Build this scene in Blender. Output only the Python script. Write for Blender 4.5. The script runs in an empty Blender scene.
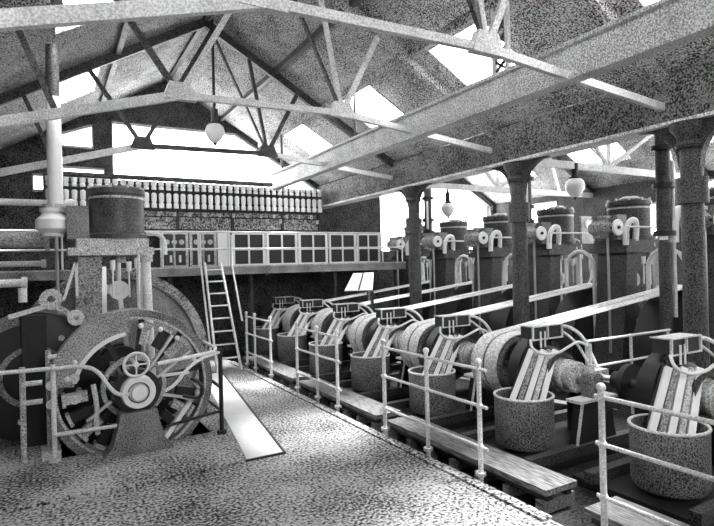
import bpy, math, random
from mathutils import Vector, Matrix
random.seed(7)
R = math.radians
scn = bpy.context.scene
C = scn.collection

# ------------------------------------------------------------------ camera
cam = bpy.data.cameras.new('camera')
cam.sensor_width = 36.0
cam.lens = 36.0 * 540.0 / 714.0
cam.clip_start = 0.05
camo = bpy.data.objects.new('camera', cam)
C.objects.link(camo)
camo.matrix_world = (Matrix.Translation((0, 0, 2.0)) @ Matrix.Rotation(R(-29.6), 4, 'Z')
                     @ Matrix.Rotation(R(90.1), 4, 'X') @ Matrix.Rotation(R(-1.45), 4, 'Z'))
scn.camera = camo

# ------------------------------------------------------------------ daylight and exposure
world = bpy.data.worlds.new('overcast_sky')
scn.world = world
world.use_nodes = True
bg = world.node_tree.nodes['Background']
bg.inputs[0].default_value = (1, 1, 1, 1)
bg.inputs[1].default_value = 1.0
sun = bpy.data.lights.new('sun', 'SUN')
sun.energy = 2.0
sun.angle = R(14)
suno = bpy.data.objects.new('sun', sun)
C.objects.link(suno)
suno.rotation_euler = (R(2), R(25), 0)
suno.location = (0, 0, 20)
vs = scn.view_settings
vs.view_transform = 'Standard'
vs.look = 'None'
vs.gamma = 1.0
vs.use_curve_mapping = False
vs.exposure = 4.35
scn.cycles.use_denoising = True
scn.cycles.max_bounces = 8
scn.cycles.diffuse_bounces = 5
scn.cycles.transparent_max_bounces = 12
scn.cycles.caustics_reflective = False
scn.cycles.caustics_refractive = False


def portal(loc, size_x, size_y, direction):
    l = bpy.data.lights.new('daylight_portal', 'AREA')
    l.shape = 'RECTANGLE'
    l.size = size_x
    l.size_y = size_y
    l.cycles.is_portal = True
    o = bpy.data.objects.new('daylight_portal', l)
    C.objects.link(o)
    o.location = loc
    o.rotation_euler = Vector(direction).to_track_quat('-Z', 'Y').to_euler()


# ------------------------------------------------------------------ materials
MATS = {}


def mat(name, dark, light, scale=60, rough=0.6, metal=0.0, coarse=3.0, coarse_amt=0.5, spec=0.4, bump=0.0, sharp=0.25, stretch=None):
    m = bpy.data.materials.new(name)
    m.use_nodes = True
    nt = m.node_tree
    n, l = nt.nodes, nt.links
    b = n['Principled BSDF']
    tc = n.new('ShaderNodeTexCoord')
    src = tc.outputs['Object']
    if stretch:
        mp = n.new('ShaderNodeMapping')
        mp.inputs['Scale'].default_value = stretch
        l.new(src, mp.inputs[0])
        src = mp.outputs[0]
    n1 = n.new('ShaderNodeTexNoise')
    n1.inputs['Scale'].default_value = scale
    n1.inputs['Detail'].default_value = 3
    n2 = n.new('ShaderNodeTexNoise')
    n2.inputs['Scale'].default_value = coarse
    n2.inputs['Detail'].default_value = 4
    l.new(src, n1.inputs['Vector'])
    l.new(src, n2.inputs['Vector'])
    mx = n.new('ShaderNodeMix')
    mx.inputs[0].default_value = coarse_amt
    l.new(n1.outputs['Fac'], mx.inputs[2])
    l.new(n2.outputs['Fac'], mx.inputs[3])
    rp = n.new('ShaderNodeValToRGB')
    rp.color_ramp.elements[0].position = 0.5 - sharp
    rp.color_ramp.elements[1].position = 0.5 + sharp
    rp.color_ramp.elements[0].color = (dark, dark, dark, 1)
    rp.color_ramp.elements[1].color = (light, light, light, 1)
    l.new(mx.outputs[0], rp.inputs[0])
    l.new(rp.outputs[0], b.inputs['Base Color'])
    b.inputs['Roughness'].default_value = rough
    b.inputs['Metallic'].default_value = metal
    b.inputs['Specular IOR Level'].default_value = spec
    if bump:
        bp = n.new('ShaderNodeBump')
        bp.inputs['Strength'].default_value = bump
        bp.inputs['Distance'].default_value = 0.01
        l.new(n1.outputs['Fac'], bp.inputs['Height'])
        l.new(bp.outputs[0], b.inputs['Normal'])
    MATS[name] = m
    return m


mat('floor_concrete', .03, .56, 36, .85, coarse=1.4, coarse_amt=.28, sharp=.085, spec=.1)
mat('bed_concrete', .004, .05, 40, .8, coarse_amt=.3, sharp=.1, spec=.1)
mat('roof_boards', .03, .62, 48, .85, coarse=2.2, coarse_amt=.2, sharp=.085, spec=.1)
mat('girder_grey', .015, .26, 48, .8, coarse_amt=.2, sharp=.085, spec=.1)
mat('whitewash', .5, .75, 20, .9, spec=.1)
mat('dark_brick', .005, .15, 42, .85, coarse_amt=.2, sharp=.08, spec=.1)
mat('truss_paint', .45, .95, 60, .6, coarse_amt=.3, sharp=.12)
mat('beam_paint', .3, .98, 60, .65, coarse_amt=.2, sharp=.09)
mat('column_iron', .004, .11, 62, .55, coarse_amt=.2, sharp=.08)
mat('black_iron', .008, .03, 50, .45)
mat('engine_grey', .04, .36, 70, .5, coarse_amt=.3, sharp=.1)
mat('cylinder_lagging', .01, .14, 60, .42, coarse_amt=.45, sharp=.11)
mat('drum_grey', .02, .34, 85, .5, coarse_amt=.15, sharp=.08)
mat('bright_steel', .7, .92, 60, .28, metal=.85)
mat('white_enamel', .82, .94, 30, .4)
mat('pale_iron', .2, .8, 60, .5, coarse_amt=.25, sharp=.11)
mat('rail_paint', .5, .95, 70, .45, coarse_amt=.3, sharp=.12)
mat('belt_leather', .4, .95, 45, .55, coarse_amt=.3, sharp=.11, stretch=(.5, 1, 1))
mat('plank_wood', .05, .30, 60, .75, coarse_amt=.3, sharp=.14, stretch=(1, .12, 1))
mat('floor_plate', .66, .85, 60, .8, spec=.1)
mat('cable_white', .7, .85, 40, .5)
mat('slate_panel', .02, .06, 30, .35)
mat('fuse_board', .05, .7, 26, .6, coarse_amt=.15, sharp=.07)
mat('board_grey', .06, .5, 62, .55, coarse_amt=.25, sharp=.1)


def glass(name, tint=.93, gloss=.06):
    m = bpy.data.materials.new(name)
    m.use_nodes = True
    nt = m.node_tree
    n, l = nt.nodes, nt.links
    n.remove(n['Principled BSDF'])
    t = n.new('ShaderNodeBsdfTransparent')
    t.inputs[0].default_value = (tint, tint, tint, 1)
    g = n.new('ShaderNodeBsdfGlossy')
    g.inputs['Roughness'].default_value = .08
    mx = n.new('ShaderNodeMixShader')
    mx.inputs[0].default_value = gloss
    l.new(t.outputs[0], mx.inputs[1])
    l.new(g.outputs[0], mx.inputs[2])
    l.new(mx.outputs[0], n['Material Output'].inputs[0])
    MATS[name] = m


glass('window_glass')


# ------------------------------------------------------------------ mesh builder
class MB:
    def __init__(s):
        s.v = []
        s.f = []

    def add(s, vs, fs):
        k = len(s.v)
        s.v += [tuple(p) for p in vs]
        s.f += [tuple(i + k for i in f) for f in fs]
        return s

    def box(s, x0, x1, y0, y1, z0, z1):
        return s.add([(x0, y0, z0), (x1, y0, z0), (x1, y1, z0), (x0, y1, z0), (x0, y0, z1), (x1, y0, z1), (x1, y1, z1), (x0, y1, z1)],
                     [(0, 3, 2, 1), (4, 5, 6, 7), (0, 1, 5, 4), (1, 2, 6, 5), (2, 3, 7, 6), (3, 0, 4, 7)])

    def bar(s, a, b, w, h, up=(0, 0, 1)):
        a, b = Vector(a), Vector(b)
        d = (b - a).normalized()
        u = Vector(up)
        side = d.cross(u)
        if side.length < 1e-4:
            side = d.cross(Vector((0, 1, 0)))
        side.normalize()
        u = side.cross(d)
        vs = []
        for p in (a, b):
            for i, j in ((-1, -1), (1, -1), (1, 1), (-1, 1)):
                vs.append(p + side * i * w / 2 + u * j * h / 2)
        return s.add(vs, [(3, 2, 1, 0), (4, 5, 6, 7), (0, 1, 5, 4), (1, 2, 6, 5), (2, 3, 7, 6), (3, 0, 4, 7)])

    def cyl(s, a, b, r, r2=None, n=20, cap=True):
        a, b = Vector(a), Vector(b)
        r2 = r if r2 is None else r2
        d = (b - a).normalized()
        e = Vector((1, 0, 0)) if abs(d.x) < .9 else Vector((0, 1, 0))
        u = d.cross(e).normalized()
        w = d.cross(u)
        vs = []
        for p, q in ((a, r), (b, r2)):
            for i in range(n):
                t = 2 * math.pi * i / n
                vs.append(p + u * math.cos(t) * q + w * math.sin(t) * q)
        fs = [(i, (i + 1) % n, n + (i + 1) % n, n + i) for i in range(n)]
        if cap:
            fs += [tuple(range(n - 1, -1, -1)), tuple(range(n, 2 * n))]
        return s.add(vs, fs)

    def lathe(s, o, axis, prof, n=28, a0=0.0, a1=360.0):
        """prof: list of (radius, distance along axis)"""
        o, d = Vector(o), Vector(axis).normalized()
        e = Vector((1, 0, 0)) if abs(d.x) < .9 else Vector((0, 0, 1))
        u = (e - d * e.dot(d)).normalized()
        w = d.cross(u)
        full = abs(a1 - a0) >= 359.9
        m = n if full else n + 1
        vs = []
        for r, h in prof:
            for i in range(m):
                t = R(a0 + (a1 - a0) * i / n)
                vs.append(o + d * h + (u * math.cos(t) + w * math.sin(t)) * r)
        fs = []
        for k in range(len(prof) - 1):
            for i in range(n):
                j = (i + 1) % m
                fs.append((k * m + i, k * m + j, (k + 1) * m + j, (k + 1) * m + i))
        return s.add(vs, fs)

    def ring(s, o, axis, ri, ro, h, n=40, a0=0., a1=360.):
        s.lathe(o, axis, [(ri, -h / 2), (ro, -h / 2), (ro, h / 2), (ri, h / 2), (ri, -h / 2)], n, a0, a1)
        if abs(a1 - a0) < 359:
            k = len(s.v) - 5 * (n + 1)
            m = n + 1
            s.f += [(k, k + m, k + 2 * m, k + 3 * m), (k + n, k + n + 3 * m, k + n + 2 * m, k + n + m)]
        return s

    def tube(s, pts, r, n=8, smooth=0):
        P = [Vector(p) for p in pts]
        for _ in range(smooth):
            Q = [P[0]]
            for a, b in zip(P[:-1], P[1:]):
                Q += [a * .75 + b * .25, a * .25 + b * .75]
            P = Q + [P[-1]]
        vs = []
        prev = None
        for i, p in enumerate(P):
            d = (P[min(i + 1, len(P) - 1)] - P[max(i - 1, 0)]).normalized()
            if prev is None:
                e = Vector((0, 0, 1)) if abs(d.z) < .9 else Vector((1, 0, 0))
                u = d.cross(e).normalized()
            else:
                u = (prev - d * prev.dot(d)).normalized()
            prev = u
            w = d.cross(u)
            for k in range(n):
                t = 2 * math.pi * k / n
                vs.append(p + (u * math.cos(t) + w * math.sin(t)) * r)
        fs = []
        for i in range(len(P) - 1):
            for k in range(n):
                j = (k + 1) % n
                fs.append((i * n + k, i * n + j, (i + 1) * n + j, (i + 1) * n + k))
        fs += [tuple(range(n - 1, -1, -1)), tuple(range((len(P) - 1) * n, len(P) * n))]
        return s.add(vs, fs)

    def torus(s, o, axis, Rm, r, n=28, k=8):
        return s.lathe(o, axis, [(Rm + r * math.cos(2 * math.pi * i / k), r * math.sin(2 * math.pi * i / k)) for i in range(k + 1)], n)

    def sphere(s, o, r, n=16, k=10, zs=1.0):
        return s.lathe(o, (0, 0, 1), [(max(r * math.sin(math.pi * i / k), 1e-4), -r * zs * math.cos(math.pi * i / k)) for i in range(k + 1)], n)

    def prism(s, poly, y0, y1):
        """poly of (x, z) pulled along y"""
        n = len(poly)
        vs = [(x, y0, z) for x, z in poly] + [(x, y1, z) for x, z in poly]
        fs = [tuple(range(n)), tuple(range(2 * n - 1, n - 1, -1))] + [(i, n + i, n + (i + 1) % n, (i + 1) % n) for i in range(n)]
        return s.add(vs, fs)

    def prism_x(s, poly, x0, x1):
        n = len(poly)
        vs = [(x0, y, z) for y, z in poly] + [(x1, y, z) for y, z in poly]
        fs = [tuple(range(n - 1, -1, -1)), tuple(range(n, 2 * n))] + [(i, (i + 1) % n, n + (i + 1) % n, n + i) for i in range(n)]
        return s.add(vs, fs)

    def build(s, name, m, parent=None, off=(0, 0, 0), angle=35):
        me = bpy.data.meshes.new(name)
        me.from_pydata([(x - off[0], y - off[1], z - off[2]) for x, y, z in s.v], [], s.f)
        me.validate()
        me.shade_smooth()
        me.set_sharp_from_angle(angle=R(angle))
        me.materials.append(MATS[m])
        o = bpy.data.objects.new(name, me)
        C.objects.link(o)
        o.parent = parent
        import bmesh
        bm = bmesh.new()
        bm.from_mesh(me)
        bmesh.ops.recalc_face_normals(bm, faces=bm.faces)
        bm.to_mesh(me)
        bm.free()
        return o


class Thing:
    """An Empty at the thing's base that parents its parts (parts are given in world coordinates)."""

    def __init__(s, name, label, cat, loc, group=None, kind=None):
        s.o = bpy.data.objects.new(name, None)
        s.o.empty_display_size = .1
        C.objects.link(s.o)
        s.loc = loc
        s.o.location = loc
        if label:
            s.o['label'] = label
            s.o['category'] = cat
        if group:
            s.o['group'] = group
        if kind:
            s.o['kind'] = kind

    def part(s, name, mb, m, parent=None, angle=35):
        return mb.build(name, m, parent or s.o, s.loc, angle)


def dup(root, loc, label, group=None):
    def cp(o, par):
        c = o.copy()
        C.objects.link(c)
        if par:
            c.parent = par
        for ch in o.children:
            cp(ch, c)
        return c
    r = cp(root, None)
    r.location = loc
    r['label'] = label
    if group:
        r['group'] = group
    return r


def struct(name, mb, m, label=None, parent=None):
    o = mb.build(name, m, parent)
    if parent is None:
        o['kind'] = 'structure'
    return o


# ------------------------------------------------------------------ room shell
XL, XV, XR = -2.2, 6.5, 13.0          # left wall, valley (columns), right wall
YF, YB = -4.0, 13.4                   # wall behind the camera, far wall
SL = .577


def roof_z(x):
    if x <= 2.5:
        return 5.05 + SL * x
    if x <= XV:
        return 7.94 - SL * x
    if x <= 9.5:
        return .44 + SL * x
    return 11.4 - SL * x


# floors
PIT = (.05, 1.66, 6.62, 7.62)
fl = MB()
PIT2 = (-.6, 2.18, 8.64, 9.2)
for x0, x1, y0, y1 in ((XL, 3.3, YF, PIT[2]), (XL, PIT[0], PIT[2], PIT[3]), (PIT[1], 3.3, PIT[2], PIT[3]), (XL, 3.3, PIT[3], PIT2[2]),
                       (XL, PIT2[0], PIT2[2], PIT2[3]), (PIT2[1], 3.3, PIT2[2], PIT2[3]), (XL, 3.3, PIT2[3], YB)):
    fl.box(x0, x1, y0, y1, -.3, 0)
floor = struct('floor', fl, 'floor_concrete')
pb = MB().box(PIT[0], PIT[1], PIT[2], PIT[3], -.75, -.7)
pb.box(PIT[0] - .02, PIT[0], PIT[2], PIT[3], -.72, -.005).box(PIT[1], PIT[1] + .02, PIT[2], PIT[3], -.72, -.005)
pb.box(PIT[0], PIT[1], PIT[2] - .02, PIT[2], -.72, -.005).box(PIT[0], PIT[1], PIT[3], PIT[3] + .02, -.72, -.005)
pb.box(PIT2[0], PIT2[1], PIT2[2], PIT2[3], -.85, -.8)
for a in (PIT2[0], PIT2[1]):
    pb.box(a - .01, a + .01, PIT2[2], PIT2[3], -.82, -.005)
for a in (PIT2[2], PIT2[3]):
    pb.box(PIT2[0], PIT2[1], a - .01, a + .01, -.82, -.005)
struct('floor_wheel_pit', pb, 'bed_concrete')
fb = MB().box(3.3, 6.75, YF, YB, -.4, -.1).box(10.4, XR, YF, YB, -.4, -.1).box(6.75, 10.4, YF, YB, -.95, -.9)
cur = YF
for y in (2.62, 4.19, 5.8, 7.4, 9.0, 10.6):
    fb.box(6.75, 10.4, cur, y + .84 - .29, -.9, -.1)
    cur = y + .84 + .29
fb.box(6.75, 10.4, cur, YB, -.9, -.1)
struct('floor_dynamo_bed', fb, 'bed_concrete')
struct('trim_1', MB().box(XL, 1.68, 5.37, 5.43, 0, .025), 'floor_concrete')
struct('trim_2', MB().box(3.22, 3.32, 2.9, 11.2, -.1, .02), 'floor_concrete')


def wall_y(name, y0, y1, x0, x1, openings, m, extra=()):
    """wall across the hall; openings (xa, xb, za, zb); top follows the roof"""
    bp = sorted(set([x0, x1] + [e for o in openings for e in o[:2]] + [b for b in (2.5, 6.5, 9.5) + tuple(extra) if x0 < b < x1]))
    w = MB()
    for a, b in zip(bp[:-1], bp[1:]):
        mid = (a + b) / 2
        cuts = sorted([(o[2], o[3]) for o in openings if o[0] <= mid <= o[1]])
        e = 1e-4
        lo = [(-.4, -.4)]
        ta, tb = roof_z(a + e), roof_z(b - e)
        cur = (-.4, -.4)
        for za, zb in cuts:
            w.prism([(a, cur[0]), (b, cur[1]), (b, za), (a, za)], y0, y1)
            cur = (min(zb, ta - .14), min(zb, tb - .14))
        w.prism([(a, cur[0]), (b, cur[1]), (b, tb), (a, ta)], y0, y1)
    return struct(name, w, m)


def glazing(n, x0, x1, z0, z1, y, mulls, bars, fm='truss_paint'):
    """window in a wall across the hall, clipped by the roof"""
    t = Thing('window_%d' % n, None, None, ((x0 + x1) / 2, y, z0), kind='structure')
    xs = [x0, x1] + [b for b in (2.5, (7.94 - z1 - .14) / SL, 9.5, (11.4 - z1 - .14) / SL) if x0 < b < x1]
    xs.sort()
    top = [(x, min(z1, roof_z(x) - .14)) for x in xs]
    t.part('pane', MB().prism([(x0, z0), (x1, z0)] + top[::-1], y + .08, y + .088), 'window_glass')
    f = MB()
    f.bar((x0, y + .08, z0 + .03), (x1, y + .08, z0 + .03), .07, .06)
    for a, b in zip(top[:-1], top[1:]):
        f.bar((a[0], y + .08, a[1] - .03), (b[0], y + .08, b[1] - .03), .07, .06)
    for x, z in (top[0], top[-1]):
        if z - z0 > .1:
            f.bar((x, y + .08, z0), (x, y + .08, z), .06, .07)
    t.part('window_frame', f, fm)
    for x in mulls:
        t.part('glazing_bar', MB().bar((x, y + .08, z0), (x, y + .08, min(z1, roof_z(x) - .14)), .03, .03), fm)
    for z in bars:
        t.part('glazing_bar', MB().bar((x0, y + .08, z), (x1, y + .08, z), .03, .03), fm)
    portal(((x0 + x1) / 2, y - .03, (z0 + z1) / 2), x1 - x0, z1 - z0, (0, -1, 0) if y > 0 else (0, 1, 0))
    return t


OP = [(1.28, 6.4, 4.0, 5.4), (.2, .9, 4.72, 5.3), (.25, 1.12, 4.05, 4.32), (-.3, .08, 3.72, 4.12), (8.45, 12.85, 2.3, 4.45)]
wall_y('wall_back', YB, YB + .3, XL, XR, OP, 'dark_brick', ((7.94 - 5.54) / SL, (11.4 - 4.59) / SL))
glazing(1, *OP[0], YB, [], [])
glazing(2, *OP[1], YB, [], [])
glazing(3, *OP[2], YB, [], [])
glazing(4, *OP[3], YB, [], [])
glazing(5, *OP[4], YB, [9.9, 11.4], [3.35], 'column_iron')
OPF = [(.6, 4.6, 3.7, 5.2)]
wall_y('wall_front', YF - .3, YF, XL, XR, OPF, 'whitewash')
glazing(6, *OPF[0], YF, [2.0, 3.3], [4.4])  # unseen window behind the camera, added and sized for its light


def wall_x(name, x0, x1, top, openings, m):
    w = MB()
    cur = YF - .3
    for ya, yb, za, zb in openings:
        w.box(x0, x1, cur, ya, -.4, top)
        w.box(x0, x1, ya, yb, -.4, za)
        w.box(x0, x1, ya, yb, zb, top)
        cur = yb
    w.box(x0, x1, cur, YB + .3, -.4, top)
    return struct(name, w, m)


OR = [(-1.6, .6, 1.6, 3.6), (2.0, 3.9, 2.5, 3.72), (5.3, 7.3, 2.5, 3.72), (7.65, 8.6, 2.4, 3.35), (10.9, 12.5, 2.5, 3.72)]
wall_x('wall_right', XR, XR + .3, 3.95, OR, 'dark_brick')
wall_x('wall_left', XL - .3, XL, roof_z(XL) + .05, [], 'dark_brick')
nwin = 7
for ya, yb, za, zb in OR:
    t = Thing('window_%d' % nwin, None, None, (XR, (ya + yb) / 2, za), kind='structure')
    nwin += 1
    t.part('pane', MB().box(XR + .1, XR + .108, ya, yb, za, zb), 'window_glass')
    f = MB()
    for z in (za + .03, zb - .03):
        f.bar((XR + .1, ya, z), (XR + .1, yb, z), .06, .06)
    for y in (ya + .03, yb - .03):
        f.bar((XR + .1, y, za), (XR + .1, y, zb), .06, .06)
    t.part('window_frame', f, 'truss_paint')
    for k in (1, 2):
        y = ya + (yb - ya) * k / 3
        t.part('glazing_bar', MB().bar((XR + .1, y, za), (XR + .1, y, zb), .03, .03), 'truss_paint')
    portal((XR - .03, (ya + yb) / 2, (za + zb) / 2), yb - ya, zb - za, (-1, 0, 0))


def slope(name, x0, x1, holes):
    """one roof slope of boards with skylight holes (xa, xb, ya, yb)"""
    xs = sorted(set([x0, x1] + [h[0] for h in holes] + [h[1] for h in holes]))
    w = MB()
    e = 1e-4
    for a, b in zip(xs[:-1], xs[1:]):
        za, zb = roof_z(a + e), roof_z(b - e)
        hs = sorted([(h[2], h[3]) for h in holes if h[0] <= (a + b) / 2 <= h[1]])
        cur = YF - .3
        for ya, yb in hs + [(YB + .3, None)]:
            w.prism([(a, za), (b, zb), (b, zb + .1), (a, za + .1)], cur, ya)
            cur = yb
    return struct(name, w, 'roof_boards')


def skylight(h, bars=0):
    global nwin
    xa, xb, ya, yb = h
    e = 1e-4
    za, zb = roof_z(xa + e), roof_z(xb - e)
    t = Thing('window_%d' % nwin, None, None, ((xa + xb) / 2, (ya + yb) / 2, (za + zb) / 2), kind='structure')
    nwin += 1
    t.part('pane', MB().prism([(xa, za + .06), (xb, zb + .06), (xb, zb + .068), (xa, za + .068)], ya, yb), 'window_glass')
    f = MB()
    for y in (ya, yb):
        f.bar((xa, y, za + .05), (xb, y, zb + .05), .04, .1)
    f.bar((xa, ya, za + .05), (xa, yb, za + .05), .04, .1)
    f.bar((xb, ya, zb + .05), (xb, yb, zb + .05), .04, .1)
    t.part('window_frame', f, 'roof_boards')
    for k in range(bars):
        y = ya + (yb - ya) * (k + 1) / (bars + 1)
        t.part('glazing_bar', MB().bar((xa, y, za + .03), (xb, y, zb + .03), .05, .06), 'column_iron')
    d = Vector((xb - xa, 0, zb - za))
    nrm = Vector((d.z, 0, -d.x)).normalized()
    portal(((xa + xb) / 2 + nrm.x * .04, (ya + yb) / 2, (za + zb) / 2 + nrm.z * .04), d.length, yb - ya, nrm)


SKR = [(4.9, 5.73, y, y + 1.16) for y in (-3.3, 2.35, 5.2, 8.03, 10.88)]  # skylights near and behind the camera are unseen, added for light
SKL = [(.1, .84, y, y + 1.6) for y in (-3.6, 3.0, 6.5, 10.1)]
SK2 = [(11.5, 12.2, y, y + 1.45) for y in (-.6, 2.25, 5.1, 7.95, 10.8)]
SK3 = [(7.5, 8.3, y, y + 1.4) for y in (.8, 3.7, 6.6, 9.5)]
slope('ceiling_left_slope', XL - .3, 2.5, SKL)
slope('ceiling_right_slope', 2.5, XV, SKR)
slope('ceiling_bay_slope', XV, 9.5, SK3)
slope('ceiling_bay_far_slope', 9.5, XR + .3, SK2)
for h in SKR + SKL:
    skylight(h)
for h in SK2 + SK3:
    skylight(h, 1)
# purlins of the roof
for i, (x, m) in enumerate(((-.9, 'column_iron'), (1.05, 'board_grey'), (2.5, 'column_iron'), (3.8, 'column_iron'), (4.78, 'roof_boards'))):
    z = roof_z(x) - .05
    struct('trim_%d' % (i + 3), MB().bar((x, YF, z), (x, YB, z), .08, .1), m)
for i, x in enumerate((8.2, 9.5, 11.3)):
    z = roof_z(x) - .07
    struct('trim_%d' % (i + 9), MB().bar((x, YF, z), (x, YB, z), .08, .12), 'column_iron')

# ------------------------------------------------------------------ roof trusses
TY = (3.8, 6.7, 9.7)
TL = ('white iron roof truss nearest the camera, crossing the top of the picture',
      'white iron roof truss second from the camera, above the left engine',
      'iron roof truss farthest from the camera, dark against the end window')
for y, lab in zip(TY, TL):
    t = Thing('roof_truss', lab, 'truss', (2.5, y, 2.8), 'roof trusses of the main hall')
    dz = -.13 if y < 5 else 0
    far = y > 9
    wm = 'column_iron' if far else 'truss_paint'  # dark colour stands in for the far truss being backlit
    Ln, Rn, Ap = (1.4, 4.09 + dz), (3.62, 4.13 + dz), (2.62, roof_z(2.62) - .16)
    el, er = (XL, 3.06 + dz), (XV, 3.82 + dz * .3)
    P = lambda a: (a[0], y, a[1])
    rl = (XL, roof_z(XL) - .09)
    rr = (XV, roof_z(XV) - .09)
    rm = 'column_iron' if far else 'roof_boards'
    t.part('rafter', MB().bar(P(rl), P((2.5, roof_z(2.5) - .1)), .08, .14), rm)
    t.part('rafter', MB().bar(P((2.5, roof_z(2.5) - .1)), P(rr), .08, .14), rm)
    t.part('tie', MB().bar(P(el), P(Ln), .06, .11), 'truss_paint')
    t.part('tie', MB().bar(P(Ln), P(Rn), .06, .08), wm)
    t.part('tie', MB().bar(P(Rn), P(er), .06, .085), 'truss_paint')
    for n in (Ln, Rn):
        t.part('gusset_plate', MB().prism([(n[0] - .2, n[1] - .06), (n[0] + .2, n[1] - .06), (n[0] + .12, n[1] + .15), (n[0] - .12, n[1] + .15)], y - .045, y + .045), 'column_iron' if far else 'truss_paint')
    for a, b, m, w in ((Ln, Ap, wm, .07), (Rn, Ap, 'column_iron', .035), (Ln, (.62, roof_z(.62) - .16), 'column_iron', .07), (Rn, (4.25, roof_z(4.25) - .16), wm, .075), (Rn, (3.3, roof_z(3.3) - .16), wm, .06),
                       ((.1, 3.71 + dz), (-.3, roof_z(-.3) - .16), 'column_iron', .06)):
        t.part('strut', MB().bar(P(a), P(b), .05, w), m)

BL = ('white tie truss of the side bay nearest the camera', 'white tie truss of the side bay carrying the large globe lamp',
      'white tie truss of the side bay carrying the small globe lamp')
for y, lab in zip(TY, BL):
    t = Thing('bay_truss', lab, 'truss', (10, y, 3.7), 'trusses of the side bay')
    P = lambda a: (a[0], y, a[1])
    t.part('tie', MB().bar((XV + .1, y, 3.72), (XR, y, 3.72), .08, .13), 'truss_paint')
    t.part('rafter', MB().bar(P((XV, roof_z(XV) - .09)), P((9.5, roof_z(9.5) - .09)), .07, .12), 'column_iron')
    t.part('rafter', MB().bar(P((9.5, roof_z(9.5) - .08)), P((XR, roof_z(XR) - .08)), .07, .12), 'column_iron')
    for a, b in (((9.5, 3.75), (9.5, 5.75)), ((11.7, 3.75), (11.3, 4.75)), ((9.5, 3.75), (11.3, 4.75)), ((9.5, 3.75), (8.2, 5.05))):
        t.part('strut', MB().bar(P(a), P(b), .05, .07), 'truss_paint')

# valley girder over the columns
t = Thing('valley_girder', 'long dark girder along the valley of the roof, resting on the iron columns', 'girder', (XV, 5, 3.6))
t.part('web', MB().box(XV - .07, XV + .07, YF, YB, 3.58, 4.15), 'girder_grey')
t.part('flange', MB().box(XV - .16, XV + .16, YF, YB, 3.54, 3.58), 'beam_paint')  # pale colour stands in for light on the girder's underside

# columns
CL = ('dark cast iron column farthest from the camera, beside the end of the gallery',
      'dark cast iron column in the middle of the row, behind the second dynamo',
      'thick dark cast iron column nearest the camera, at the right edge')
for y, lab in zip((9.04, 6.19, 3.52), CL):
    t = Thing('iron_column', lab, 'column', (XV, y, -.1), 'iron columns between hall and side bay')
    t.part('base', MB().lathe((XV, y, -.1), (0, 0, 1), [(.01, 0), (.2, 0), (.2, .1), (.17, .16), (.16, .3), (.13, .34), (.01, .34)]), 'column_iron')
    t.part('shaft', MB().cyl((XV, y, .2), (XV, y, 3.34), .13, .115, 24), 'column_iron')
    t.part('capital', MB().lathe((XV, y, 3.24), (0, 0, 1), [(.1, 0), (.15, .0), (.17, .04), (.14, .08), (.15, .14), (.22, .24), (.22, .3), (.01, .3)]), 'column_iron')
    for s in (-1, 1):
        pts = [(y + s * .1, 2.99)]
        for k in range(7):
            a = R(90 * k / 6)
            pts.append((y + s * (.62 - .5 * math.cos(a)), 3.04 + .5 * math.sin(a)))
        pts += [(y + s * .1, 3.54)]
        t.part('bracket', MB().prism_x(pts, XV - .05, XV + .05), 'column_iron')
    t.part('collar', MB().cyl((XV, y, 2.6), (XV, y, 2.9), .17, .17, 20), 'column_iron')

# steam pipes dropping to the side-bay engines
for px, y, zb, lab in ((8.22, 10.82, 2.72, 'tall dark steam pipe beside the farthest iron column'), (8.22, 7.62, 2.72, 'tall dark steam pipe just right of the middle iron column'),
                       (7.85, 4.66, 2.3, 'tall dark steam pipe with white lagged elbow left of the nearest column')):
    t = Thing('steam_pipe', lab, 'pipe', (px, y, zb), 'steam pipes of the side bay')
    t.part('riser', MB().cyl((px, y, zb), (px, y, roof_z(px) - .09), .1, .1, 16), 'column_iron')
    for z in (zb, 3.0, 3.55):
        t.part('flange', MB().cyl((px, y, z), (px, y, z + .07), .15, .15, 16), 'black_iron')
    if zb < 2.5:
        t.part('elbow', MB().tube([(px, y, .3), (px, y, 2.2)], .085, 12), 'column_iron')
        t.part('elbow', MB().tube([(px + .14, y - .05, 2.2), (px + .15, y - .05, 2.5), (px + .25, y - .05, 2.68), (px + .4, y - .05, 2.7), (px + .5, y - .05, 2.5)], .07, 12, 2), 'white_enamel')
        t.part('drain_pipe', MB().cyl((px + .13, y - .06, 1.1), (px + .13, y - .06, 3.4), .03, .03, 10), 'rail_paint')
    else:
        t.part('drain_pipe', MB().cyl((px - .1, y - .1, zb + .1), (px - .1, y - .1, 3.5), .03, .03, 10), 'rail_paint')

# overhead runway beam with its hangers
t = Thing('runway_beam', 'long pale overhead runway girder crossing diagonally below the roof trusses', 'girder', (4.8, 6, 3.86))
t.part('web', MB().box(4.78, 4.84, -3, 12.5, 3.90, 4.22), 'beam_paint')
t.part('flange', MB().box(4.72, 4.90, -3, 12.5, 3.86, 3.90), 'beam_paint')
t.part('flange', MB().box(4.72, 4.90, -3, 12.5, 4.22, 4.26), 'beam_paint')
for y in (4.68, 4.9):
    t.part('hanger_post', MB().bar((4.8, y, 4.26), (4.8, y, roof_z(4.8) - .05), .05, .05, (0, 1, 0)), 'truss_paint')
for k in range(5):
    z = 4.28 + k * .16
    t.part('lattice_bar', MB().bar((4.8, 4.68, z), (4.8, 4.9, z + .16), .025, .03), 'column_iron')
    t.part('lattice_bar', MB().bar((4.8, 4.9, z), (4.8, 4.68, z + .16), .025, .03), 'column_iron')
t.part('hanger_rod', MB().cyl((4.8, 11.9, 4.26), (4.8, 11.9, roof_z(4.8)), .03, .03, 10), 'black_iron')
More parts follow.
